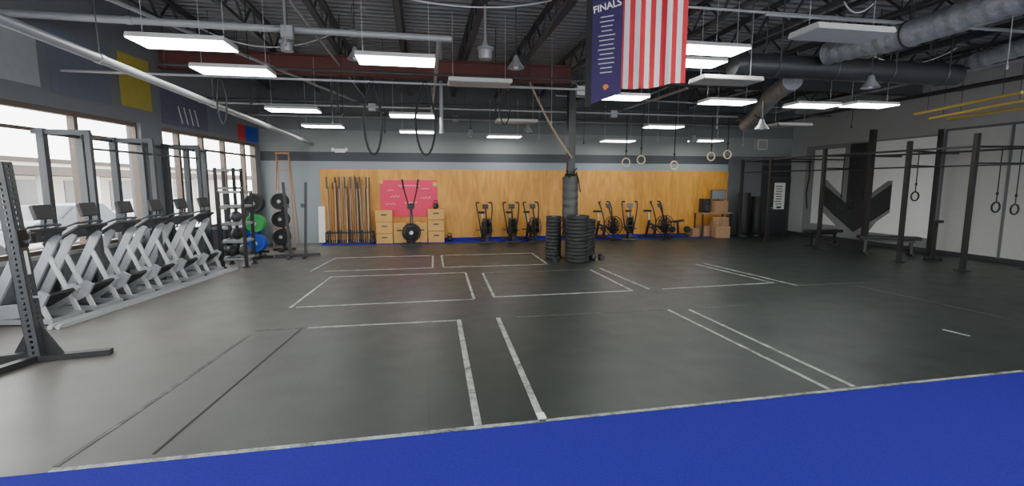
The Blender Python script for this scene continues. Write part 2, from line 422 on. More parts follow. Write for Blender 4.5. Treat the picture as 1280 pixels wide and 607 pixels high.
# ------------------------------------------------------------------ ceiling structure
first=None
for i in range(15):
    x=-5.9+i*1.38
    if first is None:
        b=B();L0,L1=-2.8,16.2
        b.beam((0,L0,5.2),(0,L1,5.2),.11,.06);b.beam((0,L0,4.76),(0,L1,4.76),.10,.06)
        yy=L0;up=True
        while yy<L1-.3:
            b.beam((0,yy,4.76 if up else 5.2),(0,yy+.45,5.2 if up else 4.76),.03,.035);yy+=.45;up=not up
        first=O('ceiling_joist',b,JOIST,'dark open web steel joist under roof deck','joist',(x,0,0),0,'open web ceiling joists')
    else: dup(first,(x,0,0))
def ibeam(x0,x1,y,z0,z1,m,lab,wid=.2):
    b=B();b.b2((x0,y-wid/2,z0),(x1,y+wid/2,z0+.03));b.b2((x0,y-wid/2,z1-.03),(x1,y+wid/2,z1));b.b2((x0,y-.02,z0),(x1,y+.02,z1))
    return O('steel_beam',b,m,lab,'beam')
ibeam(-5.4,3.55,11.6,4.3,4.72,REDBEAM,'red oxide painted steel beam under the joists')
ibeam(3.85,XR,11.6,4.36,4.72,JOIST,'dark steel beam under the joists')
ibeam(-6.2,XR,5.0,4.5,4.72,JOIST,'dark steel beam crossing the ceiling')
def pipe(name,pts,r,m,lab,cat='pipe',n=12,hang=None):
    t=T(name,lab,cat)
    b=B();b.tube(pts,r,n);P(t,'pipe_run',b,m)
    a=Vector(pts[0]);c=Vector(pts[-1]);Ln=(c-a).length;k=max(1,int(Ln/2.5))
    for i in range(k):
        p=a.lerp(c,(i+.5)/k);d=(c-a).normalized()
        b=B();b.tube([p-d*.04,p+d*.04],r*1.18,n);P(t,'coupling',b,m)
        b=B();b.cyl(p+Vector((0,0,r)),(p.x,p.y,4.74 if hang is None else hang),.006,6);P(t,'hanger_rod',b,JOIST)
    return t
pipe('sprinkler_pipe',[(-3.45,4.7,3.27),(-3.45,16.33,3.16)],.05,PIPE,'thick grey pipe running along beside the windows',hang=4.74)
pipe('ceiling_pipe',[(-5.8,8.3,4.3),(.5,8.4,4.3)],.055,PIPE,'grey pipe crossing under the roof')
pipe('ceiling_pipe',[(-5.6,9.0,3.68),(3.3,9.0,3.68)],.022,PIPE,'thin grey pipe with resistance bands hanging from it')
pipe('ceiling_pipe',[(-5.0,12.3,3.75),(8.6,12.3,3.75)],.022,PIPE,'thin grey conduit crossing the ceiling')
pipe('ceiling_pipe',[(-4,14.2,3.8),(12,14.2,3.8)],.03,JOIST,'dark pipe crossing the ceiling')
pipe('ceiling_pipe',[(5.2,6.9,4.48),(13.6,6.9,4.5)],.025,PIPE,'thin grey conduit near the ducts')
pipe('ceiling_pipe',[(9.4,4,4.6),(9.4,16.2,4.6)],.035,PIPE,'grey pipe running along the ceiling')
pipe('ceiling_pipe',[(.3,8.5,4.3),(.3,11.4,4.2),(.3,16.3,4.2)],.04,PIPE,'grey pipe running toward the plywood wall')
pipe('ceiling_pipe',[(-4.6,6.2,4.4),(-1.2,16.2,4.15)],.03,PIPE,'grey conduit running diagonally under the roof')
pipe('ceiling_pipe',[(10.9,5.5,4.2),(11.3,16.2,4.2)],.03,PIPE,'grey conduit running above the rig')
pipe('ceiling_pipe',[(11.9,5,4.05),(12.2,16.2,4.05)],.05,DUCT,'dark pipe running above the rig')
pipe('ceiling_pipe',[(-4.8,10.2,4.1),(6.0,10.2,4.1)],.025,JOIST,'dark conduit crossing the ceiling')
pipe('ceiling_pipe',[(6.0,10.8,4.58),(13.7,10.8,4.58)],.03,PIPE,'grey conduit crossing above the rig')
pipe('ceiling_pipe',[(-5.2,13.3,4.0),(12.5,13.3,4.0)],.03,JOIST,'dark conduit crossing the ceiling')
pipe('ceiling_pipe',[(2.0,6.0,4.45),(2.3,16.2,4.3)],.03,JOIST,'dark pipe running toward the plywood wall')
pipe('ceiling_pipe',[(-5.0,15.4,3.9),(12.6,15.4,3.9)],.025,PIPE,'thin grey conduit near the far wall')
pipe('ceiling_pipe',[(6.3,11.0,4.2),(6.1,16.2,4.2)],.035,PIPE,'grey pipe running toward the plywood wall')
pipe('ceiling_pipe',[(-5.9,7.2,4.62),(13.6,7.2,4.62)],.02,PIPE,'thin grey conduit high under the joists')
pipe('ceiling_pipe',[(-1.9,5.6,4.55),(-1.7,16.2,4.5)],.022,PIPE,'thin grey conduit running toward the far wall')
pipe('ceiling_pipe',[(3.3,12.0,4.1),(13.0,12.9,4.1)],.02,PIPE,'thin grey conduit slanting across the ceiling')
b=B();b.cyl((.45,12,3.15),(.45,12,5.28),.045);b.cyl((.45,12,3.12),(.45,12,3.2),.06);O('drop_pipe',b,PIPE,'pale vertical pipe dropping from the roof','pipe')
# thin drop cables left hanging from the joists
for i,(x,y,z) in enumerate([(-1.6,10.5,3.3),(-2.2,12.8,3.4),(1.6,10.8,3.5),(2.9,10.9,3.3),(5.2,11.0,3.2),(7.2,11.1,3.3),(-1.0,13.6,3.3),(3.5,14.6,3.3),(5.0,14.8,3.2),(7.4,14.6,3.3),(9.0,11.2,3.4),(10.6,14.8,3.2),(-3.1,9.8,3.4),(8.9,6.2,3.7),(12.6,12.6,3.6),(-1.9,7.6,3.9)]):
    b=B();b.cyl((0,0,0),(0,0,5.25-z),.008,6);b.lathe([(0,-.05),(.02,-.03),(.02,.03),(0,.05)],n=10)
    O('drop_cable',b,[K,PIPE][i%2],'thin cable dropping from the roof joists','cable',(x,y,z),0,'thin drop cables')
# junction boxes
for x,y,z in[(-2.0,8.15,4.2),(3.0,9.15,3.68),(-1.2,12.4,3.75),(5.0,12.4,3.75),(11.0,9.0,4.12),(7.8,6.8,4.4),(1.0,15.3,3.9)]:
    t=T('junction_box','grey steel electrical junction box on conduit','junction box',(x,y,z),0,'electrical junction boxes')
    b=B();b.b2((-.09,-.06,-.09),(.09,.06,.09));P(t,'case',b,GREYM,bevel=.008)
    b=B();b.b2((-.08,-.068,-.08),(.08,-.06,.08));P(t,'cover',b,PIPE)
    b=B();b.cyl((0,0,.09),(0,0,4.74-z),.008,6);P(t,'hanger_rod',b,JOIST)
# black duct
t=T('air_duct','black round duct crossing under the roof','duct')
b=B();b.tube([(5.4,7.95,4.0),(10.2,7.95,4.0)],.2,24);P(t,'duct_run',b,DUCT)
for x in(5.6,6.2,7.4,8.6,9.8):
    b=B();b.ring((x,7.95,4.0),.205,.015,'x',24,6)
    b.beam((x,7.75,4.1),(x,7.75,5.2),.03,.004);b.beam((x,8.15,4.1),(x,8.15,5.2),.03,.004);P(t,'duct_strap',b,DGREY)
def foilduct(pts,r,lab):
    t=T('foil_duct',lab,'duct')
    P0=[Vector(p) for p in pts];out=[];rs=[]
    for a,c in zip(P0[:-1],P0[1:]):
        n=max(2,int((c-a).length/.05))
        for i in range(n):
            out.append(a.lerp(c,i/n));rs.append(r*(1+.05*math.sin(len(out)*1.6)+random.uniform(-.03,.03)))
    b=B();b.tube(out,rs,16);P(t,'flexible_sleeve',b,FOIL)
    b=B();m=P0[len(P0)//2];b.ring(m,r*1.05,.012,'y');b.beam((m.x,m.y,m.z+r),(m.x,m.y,5.2),.03,.004,(0,1,0));P(t,'strap',b,STRAP)
foilduct([(7.3,3.6,4.1),(7.15,5,4.15),(7.05,6.2,4.08),(6.95,7.6,4.15)],.18,'crinkled silver insulated flexible duct under the roof')
foilduct([(8.0,9.6,4.15),(8.5,10.8,4.1),(9.2,12.2,3.95),(9.8,13.6,3.7)],.2,'crinkled silver flexible duct bending down')
foilduct([(9.5,5.2,4.2),(9.9,6.4,4.2),(10.1,7.6,4.15)],.14,'short silver flexible duct beside black duct')

# light fixtures
def fixture(lit):
    t=T('ceiling_light','lit white fluorescent panel light hanging from the roof' if lit else 'unlit grey fluorescent panel light hanging from the roof','ceiling light',(0,0,0),0,'hanging fluorescent panel lights')
    b=B();b.prism([(-.25,0),(-.22,.06),(.22,.06),(.25,0)],lambda y,z:(-.53,y,z),lambda y,z:(.53,y,z));P(t,'housing',b,HOUS)
    b=B();b.b2((-.52,-.24,-.012),(.52,.24,0));P(t,'diffuser',b,LIT if lit else UNLIT,'glowing white diffuser' if lit else 'grey unlit diffuser')
    for x in(-.45,.45):
        b=B();b.cyl((x,0,.06),(x,0,1.15),.004,6);P(t,'hanging_wire',b,SILV)
    return t
litpos=[(-2.85,6.75,3.6),(-2.8,8.2,3.6),(-.34,7.12,3.6),(-2.77,11.47,3.5),(-2.74,14.45,3.5),(-.23,11.9,3.5),(-.15,15.0,3.45),(2.55,15.45,3.4),
 (3.86,9.26,3.6),(4.4,7.05,3.95),(4.62,7.95,3.98),(6.3,9.4,3.6),(6.69,12.9,3.5),(9.4,15.1,3.35),(6.3,15.2,3.3),(8.4,9.45,3.6),(9.6,9.2,3.6),
 (-2.8,3.0,3.6),(0.2,3.0,3.6),(3.6,3.0,3.6),(7.0,3.0,3.6),(10.5,3.0,3.6),(0,-.5,3.6),(4,-.5,3.6),(8,-.5,3.6)]  # fixtures in this row are unseen, added to brighten the room near the viewpoint
f=fixture(True);f.location=litpos[0]
for p in litpos[1:]: dup(f,p)
unl=[(.97,8.45,3.6),(5.04,5.3,3.7),(4.95,7.45,3.58),(2.4,12.6,3.5),(10.0,12.0,3.5)]
u=fixture(False);u.location=unl[0]
for p in unl[1:]: dup(u,p)
# dome lamps
def dome():
    t=T('pendant_lamp','grey metal dome pendant lamp on a cord','pendant lamp',(0,0,0),0,'dome pendant lamps')
    b=B();b.lathe([(.03,.2),(.05,.17),(.06,.12),(.13,.02),(.14,0),(.132,0),(.12,.02),(.05,.11)],n=24);P(t,'shade',b,GREYM)
    b=B();b.lathe([(0,-.01),(.03,0),(.045,.04),(.03,.09),(0,.1)],n=16);P(t,'bulb',b,WHT)
    b=B();b.cyl((0,0,.19),(0,0,.95),.008,6);b.cyl((0,0,.17),(0,0,.24),.03);P(t,'cord',b,K)
    return t
dm=dome();dm.location=(1.52,8,3.78)
for p in[(6.85,9,3.02),(7.3,7,3.48),(2.8,13,3.3),(1.3,13.5,3.2),(8.2,13.8,3.2),(-1.1,8.8,4.0),(4.3,13.8,3.2)]: 
    n=dup(dm,p)
for x,y,z in[(1.02,8.0,3.9),(-2.3,9.3,4.2)]:
    b=B();b.lathe([(.0,0),(.1,0),(.11,.03),(.11,.14),(.13,.15),(.13,.18),(.06,.2),(.02,.3),(.02,.9),(0,.9)],n=20)
    O('vent_cap',b,GREYM,'small grey cylindrical vent cap under the roof','vent',(x,y,z),0,'roof vent caps')

# resistance bands, rings
def band(x,y,top,bot,wd,lab='black resistance band loop hanging from a pipe',r=.022):
    pts=[]
    for i in range(20):
        t=2*math.pi*i/20;s=math.cos(t);z=math.sin(t)
        pts.append((wd/2*s*(1-.55*max(0,z)),0,(top-bot)/2+(top-bot)/2*z))
    b=B();b.tube(pts,r,6,True);O('resistance_band',b,STRAP,lab,'resistance band',(x,y,bot),0,'hanging resistance bands')
band(-.87,9.0,3.72,2.42,.32);band(.05,9.0,3.72,2.42,.36);band(-3.3,9.0,3.72,2.9,.15,r=.012);band(1.5,9.0,3.72,3.0,.2,r=.012);band(-1.5,9.0,3.72,3.1,.12,r=.012)
def rings(x,y,z,top,woodm=RINGW,lab='wooden gymnastic ring on a long black strap'):
    t=T('gymnastic_ring',lab,'gymnastic ring',(x,y,z),0,'hanging gymnastic rings')
    b=B();b.ring((0,0,0),.11,.018,'y',24,8);P(t,'ring',b,woodm)
    b=B();b.beam((0,0,.09),(0,0,top-z),.03,.004,(0,1,0));b.box((0,0,.3),(.05,.02,.06));P(t,'strap',b,STRAP)
for x,z in[(5.35,2.48),(5.78,2.55),(6.75,2.41),(7.85,2.66),(8.35,2.72)]: rings(x,12.3,z,3.75)

# yellow tubes
for a,c in[((11.15,9.5,3.5),(10.75,7.2,3.56)),((11.35,9.3,3.38),(10.85,7.0,3.44)),((11.7,9.2,3.36),(11.3,7.1,3.36))]:
    t=T('yellow_tube','yellow foam covered tube slung below the ceiling','tube',(0,0,0),0,'yellow overhead tubes')
    b=B();b.tube([a,c],.03,12);P(t,'tube',b,YTUBE)
    for q in(.15,.85):
        b=B();p=Vector(a).lerp(Vector(c),q);b.cyl(p+Vector((0,0,.03)),(p.x,p.y,5.2),.005,6);P(t,'cord',b,K)

# flag and banner
def flag():
    b=B();nx=39;nz=24;Wd=.85;Ht=1.75
    vs=[];
    for j in range(nz+1):
        for i in range(nx+1):
            s=i/nx;h=j/nz
            vs.append((s*Wd,.035*math.sin(s*14+h*1.2)*(1-.4*h)+.012*math.sin(s*31+h*2),h*Ht-.03*math.sin(s*5)))
    for j in range(nz):
        for i in range(nx):
            st=i//3
            m=1 if st%2 else 0
            if j>=16 and i<21:m=2
            b.f.append([j*(nx+1)+i,j*(nx+1)+i+1,(j+1)*(nx+1)+i+1,(j+1)*(nx+1)+i]);b.mi.append(m)
    b.v=vs
    t=T('national_flag','red and white striped cloth flag hanging vertically','flag',(2.53,6.15,3.16),-20)
    P(t,'cloth',b,[FR,FW,FB])
    b=B();b.tube([(-.03,0,1.76),(.9,0,1.76)],.015)
    P(t,'hanging_pole',b,K)
    for x in(.05,.82):
        b=B();b.cyl((x,0,1.76),(x,0,2.08),.006,6);P(t,'cord',b,K)
flag()
t=T('hanging_banner','dark purple cloth banner with white FINALS lettering','banner',(2.06,6.02,2.88),-38)
b=B();b.prism([(0,.0),(.2,.07),(.44,.13),(.44,1.8),(0,1.8)],lambda x,z:(x,-.004,z),lambda x,z:(x,.004,z));P(t,'cloth',b,NAVY)
b=B();b.b2((-.02,-.006,0),(.06,.006,1.8));P(t,'side_hem',b,STRAP,'dark side hem')
b=B();b.cyl((-.03,0,1.8),(.48,0,1.8),.014);P(t,'hanging_rod',b,K)
for x in(.03,.42):
    b=B();b.cyl((x,0,1.8),(x,0,2.35),.005,6);P(t,'cord',b,K)
for i in range(13):
    b=B();q=.045+.03*random.random();z=1.05-i*.055
    b.b2((.25-q*1.5,-.009,z),(.25+q*1.4,-.006,z+.012));P(t,'small_print',b,PALEG)
b=B();b.prism([(.21,.22),(.24,.18),(.29,.22),(.27,.25),(.23,.25)],lambda x,z:(x,-.009,z),lambda x,z:(x,-.006,z));P(t,'orange_emblem',b,OR)
def text(par,s,loc,size,m,rot=(90,0,0),name='lettering',al='CENTER'):
    c=bpy.data.curves.new(name,'FONT');c.body=s;c.size=size;c.align_x=al;c.extrude=.002;c.offset=size*.012
    o=bpy.data.objects.new(name,c);C.objects.link(o);bpy.context.view_layer.update()
    dg=bpy.context.evaluated_depsgraph_get();me=bpy.data.meshes.new_from_object(o.evaluated_get(dg))
    bpy.data.objects.remove(o);me.materials.clear();me.materials.append(m)
    o=bpy.data.objects.new(name,me);C.objects.link(o);o.parent=par;o.location=loc;o.rotation_euler=[rad(a) for a in rot];return o
text(t,'FINALS',(.25,-.008,1.14),.115,FW,(90,-8,0))

# wall banners on upper left wall
def wban(y0,y1,z0,z1,m,lab,stripes=None):
    t=T('wall_banner',lab,'banner',(0,0,0),0,'banners above the windows')
    b=B();wbox(b,y0,y1,.012,.02,z0,z1);P(t,'vinyl_sheet',b,m)
    if stripes:
        for i in range(4):
            a=y0+(y1-y0)*(.4+.12*i);b=B();b.beam(W(a,.024,z0+.08),W(a-.12,.024,z0+.45),.05,.003,(1,0,0));P(t,'white_stripe',b,WHT)
GB=mat('grey_banner',(.36,.385,.39),.7);SB=mat('slate_banner',(.14,.16,.21),.7);PB=mat('plum_banner',(.10,.10,.17),.7)
wban(6.6,8.9,3.4,4.3,GB,'pale grey vinyl banner above the windows')
wban(9.1,10.35,3.35,4.4,SB,'slate blue vinyl banner above the windows')
wban(10.6,11.45,3.4,4.4,YEL,'mustard yellow vinyl banner above the windows')
wban(11.75,13.5,3.2,3.95,PB,'dark plum vinyl banner with white stripes above windows',1)
wban(13.6,14.9,3.2,3.8,SB,'slate blue vinyl banner above the windows')
wban(15.0,15.4,3.15,3.6,RED,'narrow red vinyl banner above the windows')
wban(15.45,16.2,3.15,3.6,BLU,'narrow blue vinyl banner above the windows')

# ------------------------------------------------------------------ left: treadmills
def treadmill(loc,rz):
    t=T('treadmill','silver curved treadmill with black console beside the windows','treadmill',loc,rz,'row of treadmills by the windows')
    b=B()
    for y in(-.24,.24):
        b.beam((-.55,y,.06),(.3,y,.06),.045,.07)
    b.beam((.3,-.27,.05),(.3,.27,.05),.06,.07);b.beam((-.55,-.27,.05),(-.55,.27,.05),.07,.07)
    P(t,'base_frame',b,SILG)
    for y in(-.25,.25):
        b=B();pr=[(-.56,.12),(-.3,.1),(-.02,.12),(.22,.26),(.31,.42),(.2,.48),(.06,.38),(-.12,.3),(-.38,.28),(-.56,.3)]
        b.prism(pr,lambda x,z,y=y:(x,y-.022,z),lambda x,z,y=y:(x,y+.022,z))
        P(t,'side_cowl',b,SILG,'silver curved side panel')
    b=B();pts=[(-.54,.2),(-.35,.16),(-.1,.18),(.15,.32),(.25,.41)]
    for a,c in zip(pts[:-1],pts[1:]): b.beam((a[0],0,a[1]),(c[0],0,c[1]),.45,.04,(0,0,1))
    P(t,'running_belt',b,RUB)
    for y in(-.24,.24):
        b=B();b.beam((-.46,y,.2),(.08,y,1.18),.035,.12);P(t,'side_arm',b,SILG,'silver grey sloping side arm')
        b=B();b.beam((.27,y,.07),(-.06,y,.9),.03,.06);P(t,'front_leg',b,PALEG,'pale grey front support leg')
    b=B();b.box((.06,0,1.2),(.34,.56,.045),(0,-32,0));P(t,'console',b,K,'black tilted console panel',bevel=.01)
    b=B();b.tube([(-.14,-.27,1.04),(-.02,-.27,1.27),(.14,-.25,1.33),(.16,0,1.34),(.14,.25,1.33),(-.02,.27,1.27),(-.14,.27,1.04)],.018,8);P(t,'handrail',b,DGREY)
    b=B();b.beam((.1,0,1.2),(.14,0,1.42),.05,.04);P(t,'monitor_post',b,DGREY)
    b=B();b.box((.14,0,1.52),(.06,.3,.2),(0,-15,0));P(t,'monitor',b,K,'small dark display',bevel=.008)
    return t
tm=treadmill((-5.26,7.6,0),WA)
for i in range(1,6):
    y=7.6+i*.72
    dup(tm,(-5.26+SL*(y-7.6)+.02*i,y,0))
for q in(.0,.09):
    b=B();b.beam((-5.0+q,7.15,.03),(-4.38+q,11.55,.03),.045,.06);b.cyl((-5.0+q,7.15,.03),(-5.0+q,7.11,.03),.03)
    O('floor_rail',b,SILV,'long silver metal rail on floor before the treadmills','rail',(.12,0,0),0,'rails before the treadmills')

# wall rig behind treadmills
t=T('window_rig','dark steel pull-up rig standing along the windows','pull-up rig')
ys=[8.68,9.4,10.12,10.84,11.58,12.3,13.0]
for i,y in enumerate(ys):
    b=B();p=W(y,.125);b.beam((p.x,p.y,0),(p.x,p.y,2.75),.1,.1,(0,1,0));P(t,'upright',b,DGREY)
for a,c in zip(ys[:-1],ys[1:]):
    p=W(a,.13,2.68);q=W(c,.13,2.68);b=B();b.cyl(p,q,.025);P(t,'pull_up_bar',b,DGREY)
outer=[8.68,10.12,11.58]
for y in outer:
    b=B();b.beam(W(y,.0,2.7),W(y,.78,2.7),.06,.07);P(t,'cross_member',b,DGREY)
    b=B();p=W(y,.75);b.beam((p.x,p.y,0),(p.x,p.y,2.7),.075,.075,(0,1,0));P(t,'upright',b,DGREY)
for a,c in zip(outer[:-1],outer[1:]):
    b=B();b.cyl(W(a,.75,2.45),W(c,.75,2.45),.018);P(t,'pull_up_bar',b,DGREY)

# foreground squat stand
def punched(b,x,y,z0,z1,w=.085,th=.006,sp=.06,hole=.028):
    side=(w-hole)/2
    o=b.M
    for f in range(4):
        b.M=o@Matrix.Rotation(f*math.pi/2,4,'Z')
        for sx in(-1,1): b.b2((sx*(hole/2),-w/2,z0),(sx*w/2,-w/2+th,z1))
        z=z0
        while z<z1:
            b.b2((-hole/2,-w/2,z),(hole/2,-w/2+th,min(z1,z+sp-hole)));z+=sp
    b.M=o
LEAN=Matrix.Translation((.13,0,0))@Matrix.Rotation(rad(-3.5),4,'Y')
t=T('squat_stand','grey steel squat stand upright with flat black feet','squat stand',(-4.28,5.86,0),0)
b=B();b.M=LEAN;punched(b,0,0,.06,2.13,.12);P(t,'upright',b,DGREY,'punched grey square upright')
b=B();b.beam((-.5,-.12,.035),(.78,.08,.035),.09,.06);P(t,'foot',b,K,'black flat foot bar')
b=B();b.beam((.13,0,.07),(-.75,-.2,.07),.08,.07);b.beam((.13,0,.04),(-.1,-.75,.04),.09,.06);P(t,'base_rail',b,K)
for s in(-1,1):
    b=B();b.M=Matrix.Translation((.13,0,0));b.prism([(s*.05,.05),(s*.24,.07),(s*.05,.4)],lambda x,z:(x,-.01,z),lambda x,z:(x,.01,z));P(t,'gusset',b,K,'black triangular gusset')
b=B();b.M=LEAN;b.b2((.06,-.03,1.28),(.16,.03,1.31));b.b2((.15,-.03,1.28),(.165,.03,1.38));b.b2((.06,-.065,1.24),(.068,.065,1.42));P(t,'j_cup',b,KS)
b=B();b.M=LEAN;b.b2((.061,-.02,.95),(.065,.02,1.2));P(t,'number_strip',b,WHT,'white number sticker strip')
b=B();b.M=LEAN;b.cyl((-.06,0,.7),(.12,0,.7),.012);P(t,'pin',b,SILV)

# storage racks / squat racks at far left
def rack(loc,rz,wd,dp,ht,levels,lab):
    t=T('storage_rack',lab,'rack',loc,rz)
    for x in(-wd/2,wd/2):
        for y in(-dp/2,dp/2):
            b=B();b.beam((x,y,0),(x,y,ht),.06,.06,(0,1,0));b.box((x,y,.01),(.12,.12,.02));P(t,'upright',b,K)
    for z in levels:
        b=B()
        for y in(-dp/2,dp/2): b.beam((-wd/2,y,z),(wd/2,y,z),.04,.05)
        for x in(-wd/2,wd/2): b.beam((x,-dp/2,z),(x,dp/2,z),.04,.05)
        for i in range(1,5): b.beam((-wd/2+wd*i/5,-dp/2,z),(-wd/2+wd*i/5,dp/2,z),.025,.02)
        P(t,'shelf',b,GREYM)
    return t
rack((-4.3,12.08,0),0,.5,.55,1.75,[.2,.6,1.0,1.4,1.72],'black steel storage rack with several shelves')
rack((-4.85,13.3,0),0,.42,.5,2.3,[.3,.8,1.3,1.8,2.25],'tall dark steel rack by the windows')
for i,(x,y,z,m) in enumerate([(-4.43,12.08,.355,RUB),(-4.16,12.08,.355,RUB2),(-4.3,12.08,.755,RUB),(-4.3,12.08,1.155,DGREY)]):
    b=B();r=.13;b.lathe([(r*math.sin(a*math.pi/10),-r*math.cos(a*math.pi/10)) for a in range(11)],n=20)
    O('medicine_ball',b,m,'black rubber medicine ball on storage rack','medicine ball',(x,y,z-.0),0,'medicine balls on the rack')
def stand2(loc,rz):
    t=T('squat_stand','black squat stand with two uprights and flat feet','squat stand',loc,rz)
    for x in(-.18,.18):
        b=B();b.beam((x,0,.05),(x*1.5,.05,1.95),.065,.065,(0,1,0));P(t,'upright',b,K)
        b=B();b.beam((x,-.5,.035),(x,.5,.035),.07,.05);P(t,'foot',b,K)
        b=B();b.b2((x-.04,-.14,1.3),(x+.04,-.03,1.33));b.b2((x-.04,-.15,1.3),(x+.04,-.13,1.4));P(t,'j_cup',b,KS)
    b=B();b.beam((-.55,0,.05),(.55,0,.05),.07,.07);P(t,'base_rail',b,K)
stand2((-3.3,13.3,0),8)
def plate_mesh(R,th,n=36):
    h=th/2
    return [(.026,-h*.8),(.07,-h*.8),(.075,-h*.55),(R*.72,-h*.55),(R*.78,-h),(R*.94,-h),(R,-h*.6),(R,h*.6),(R*.94,h),(R*.78,h),(R*.72,h*.55),(.075,h*.55),(.07,h*.8),(.026,h*.8),(.026,-h*.8)]
def plate(loc,R,th,m,axis,lab,grp):
    t=T('bumper_plate',lab,'weight plate',loc,0,grp)
    b=B();b.lathe(plate_mesh(R,th),axis=axis,n=36);P(t,'rubber_disc',b,m)
    b=B();b.lathe([(.025,-th*.45),(.05,-th*.45),(.05,th*.45),(.025,th*.45),(.025,-th*.45)],axis=axis,n=20);P(t,'steel_hub',b,SILV)
    return t
def tree(loc,rows,lab):
    t=T('plate_tree',lab,'plate rack',loc)
    b=B();b.beam((0,.1,.05),(0,.1,1.65),.07,.07,(0,1,0));P(t,'mast',b,K)
    b=B();b.beam((-.3,.1,.04),(.3,.1,.04),.07,.06);b.beam((0,-.35,.04),(0,.45,.04),.07,.06);P(t,'base',b,K)
    for z,m,nm in rows:
        b=B();b.cyl((0,.07,z),(0,-.3,z),.024);P(t,'peg',b,SILV)
    for z,m,nm in rows:
        for k in range(3):
            plate((loc[0],loc[1]-.02-k*.085,z),.225,.075,m,'y',nm+' bumper plate on plate tree','bumper plates on the trees')
tree((-4.2,13.15,0),[(1.42,RUB,'black rubber'),(.92,GRN,'green rubber'),(.42,BLU,'blue rubber')],'black steel plate tree holding coloured plates')
tree((-4.0,14.6,0),[(1.42,RUB,'black rubber'),(.92,RUB,'black rubber'),(.42,RUB,'black rubber')],'black steel plate tree holding black plates')
tree((-4.6,14.2,0),[(1.1,RUB2,'worn black rubber'),(.6,BLU,'blue rubber')],'short plate tree beside the windows')
# ladder
t=T('step_ladder','brown wooden A-frame step ladder against the wall','ladder',(-4.25,15.85,0))
for s in(-1,1):
    b=B();b.beam((s*.3,-.25,0),(s*.17,.12,2.85),.03,.07);P(t,'front_rail',b,LAD)
    b=B();b.beam((s*.28,.42,0),(s*.17,.16,2.8),.03,.05);P(t,'back_rail',b,LAD)
for i in range(9):
    z=.28+i*.29;q=z/2.85;b=B();b.b2((-.3+.13*q,-.25+.37*q-.04,z),(.3-.13*q,-.25+.37*q+.04,z+.025));P(t,'tread',b,LAD)
b=B();b.b2((-.2,.05,2.82),(.2,.22,2.86));P(t,'top_cap',b,LWOOD)
# emergency light
t=T('emergency_light','white emergency light with two lamp heads high on wall','emergency light',(-2.62,YB-.01,2.95))
b=B();b.b2((-.16,-.06,-.05),(.16,0,.07));P(t,'case',b,WHT,bevel=.01)
for x in(-.2,.2):
    b=B();b.lathe([(0,-.04),(.05,-.04),(.06,.0),(.03,.05),(0,.05)],(x,-.08,.04),'y',18);P(t,'lamp_head',b,WHT)

# ------------------------------------------------------------------ back wall things
N=40
for i in range(N):
    row=i%2
    x=-3.02+i*1.3/(N-1);y=(16.0 if row else 16.17)+random.uniform(-.03,.03)
    z=random.uniform(1.7,2.15);lean=random.uniform(-.04,.04)
    if i%5==1:
        t=T('barbell','dark steel barbell standing upright in floor rack','barbell',(x,y,.033),0,'upright barbells')
        b=B();b.cyl((0,0,.42),(lean,.02,1.75),.014,10);P(t,'shaft',b,GREYM)
        b=B();b.cyl((0,0,0),(0,0,.4),.025,12);b.cyl((0,0,.4),(0,0,.42),.034,12);P(t,'sleeve',b,DGREY)
        b=B();b.cyl((lean,.02,1.75),(lean,.02,2.1),.025,12);b.cyl((lean,.02,1.73),(lean,.02,1.75),.034,12);P(t,'sleeve',b,DGREY)
    else:
        b=B();b.cyl((0,0,0),(lean,.03,z),.016,10);O('training_dowel',b,[LWOOD,DGREY,TWOOD,LWOOD,K][i%5],['brown wooden','dark grey','pale wooden','brown wooden','black'][i%5]+' training dowel standing upright in floor rack','dowel',(x,y,.033),0,'upright training dowels')
t=T('dowel_rack','low black steel floor rack holding upright bars','rack',(-2.38,16.1,.012))
b=B();b.b2((-.72,-.16,0),(.72,.2,.02));P(t,'base_plate',b,K)
b=B()
for z in(.35,):
    for y in(-.16,.2): b.beam((-.72,y,z),(.72,y,z),.02,.04)
    for i in range(7): b.beam((-.72+i*.24,-.16,z),(-.72+i*.24,.2,z),.015,.03)
for x in(-.72,.72):
    for y in(-.16,.2): b.beam((x,y,0),(x,y,.37),.03,.03,(0,1,0))
P(t,'slotted_frame',b,K)
b=B();b.box((0,.1,.6),(.2,.03,1.15),(-6,0,0))
O('white_board',b,WHT,'narrow white board standing against plywood wall','board',(-3.24,16.05,.02))
# pink board
t=T('notice_board','bright pink-red board with white handwritten scribbles','notice board',(-.49,YB-.03,0))
b=B();b.b2((-.92,-.02,.83),(.92,0,2.03));P(t,'panel',b,PINK)
def wob(x0,x1,z,amp,n):
    pts=[]
    for i in range(n): 
        s=i/(n-1);pts.append((x0+(x1-x0)*s,-.026,z+amp*math.sin(i*2.1+z*7)*random.uniform(.5,1)))
    b=B();b.tube(pts,.007,5);P(t,'handwriting',b,WHT,'white handwriting')
wob(-.35,.35,1.85,.05,22);wob(-.6,-.3,1.5,.04,9);wob(-.75,-.45,1.25,.03,9);wob(.35,.7,1.45,.04,10);wob(.4,.65,1.75,.03,8);wob(-.15,.25,1.3,.03,12);wob(-.7,-.5,1.7,.03,7)
for x,z in((-.9,1.98),(.84,1.9)):
    b=B()
    for i in range(5):
        a=i*2*math.pi/5;b.lathe([(0,-.012),(.045,-.006),(.045,.006),(0,.012)],(x+.035*math.cos(a),-.03,z+.035*math.sin(a)),'y',10)
    P(t,'yellow_flower',b,YTUBE)
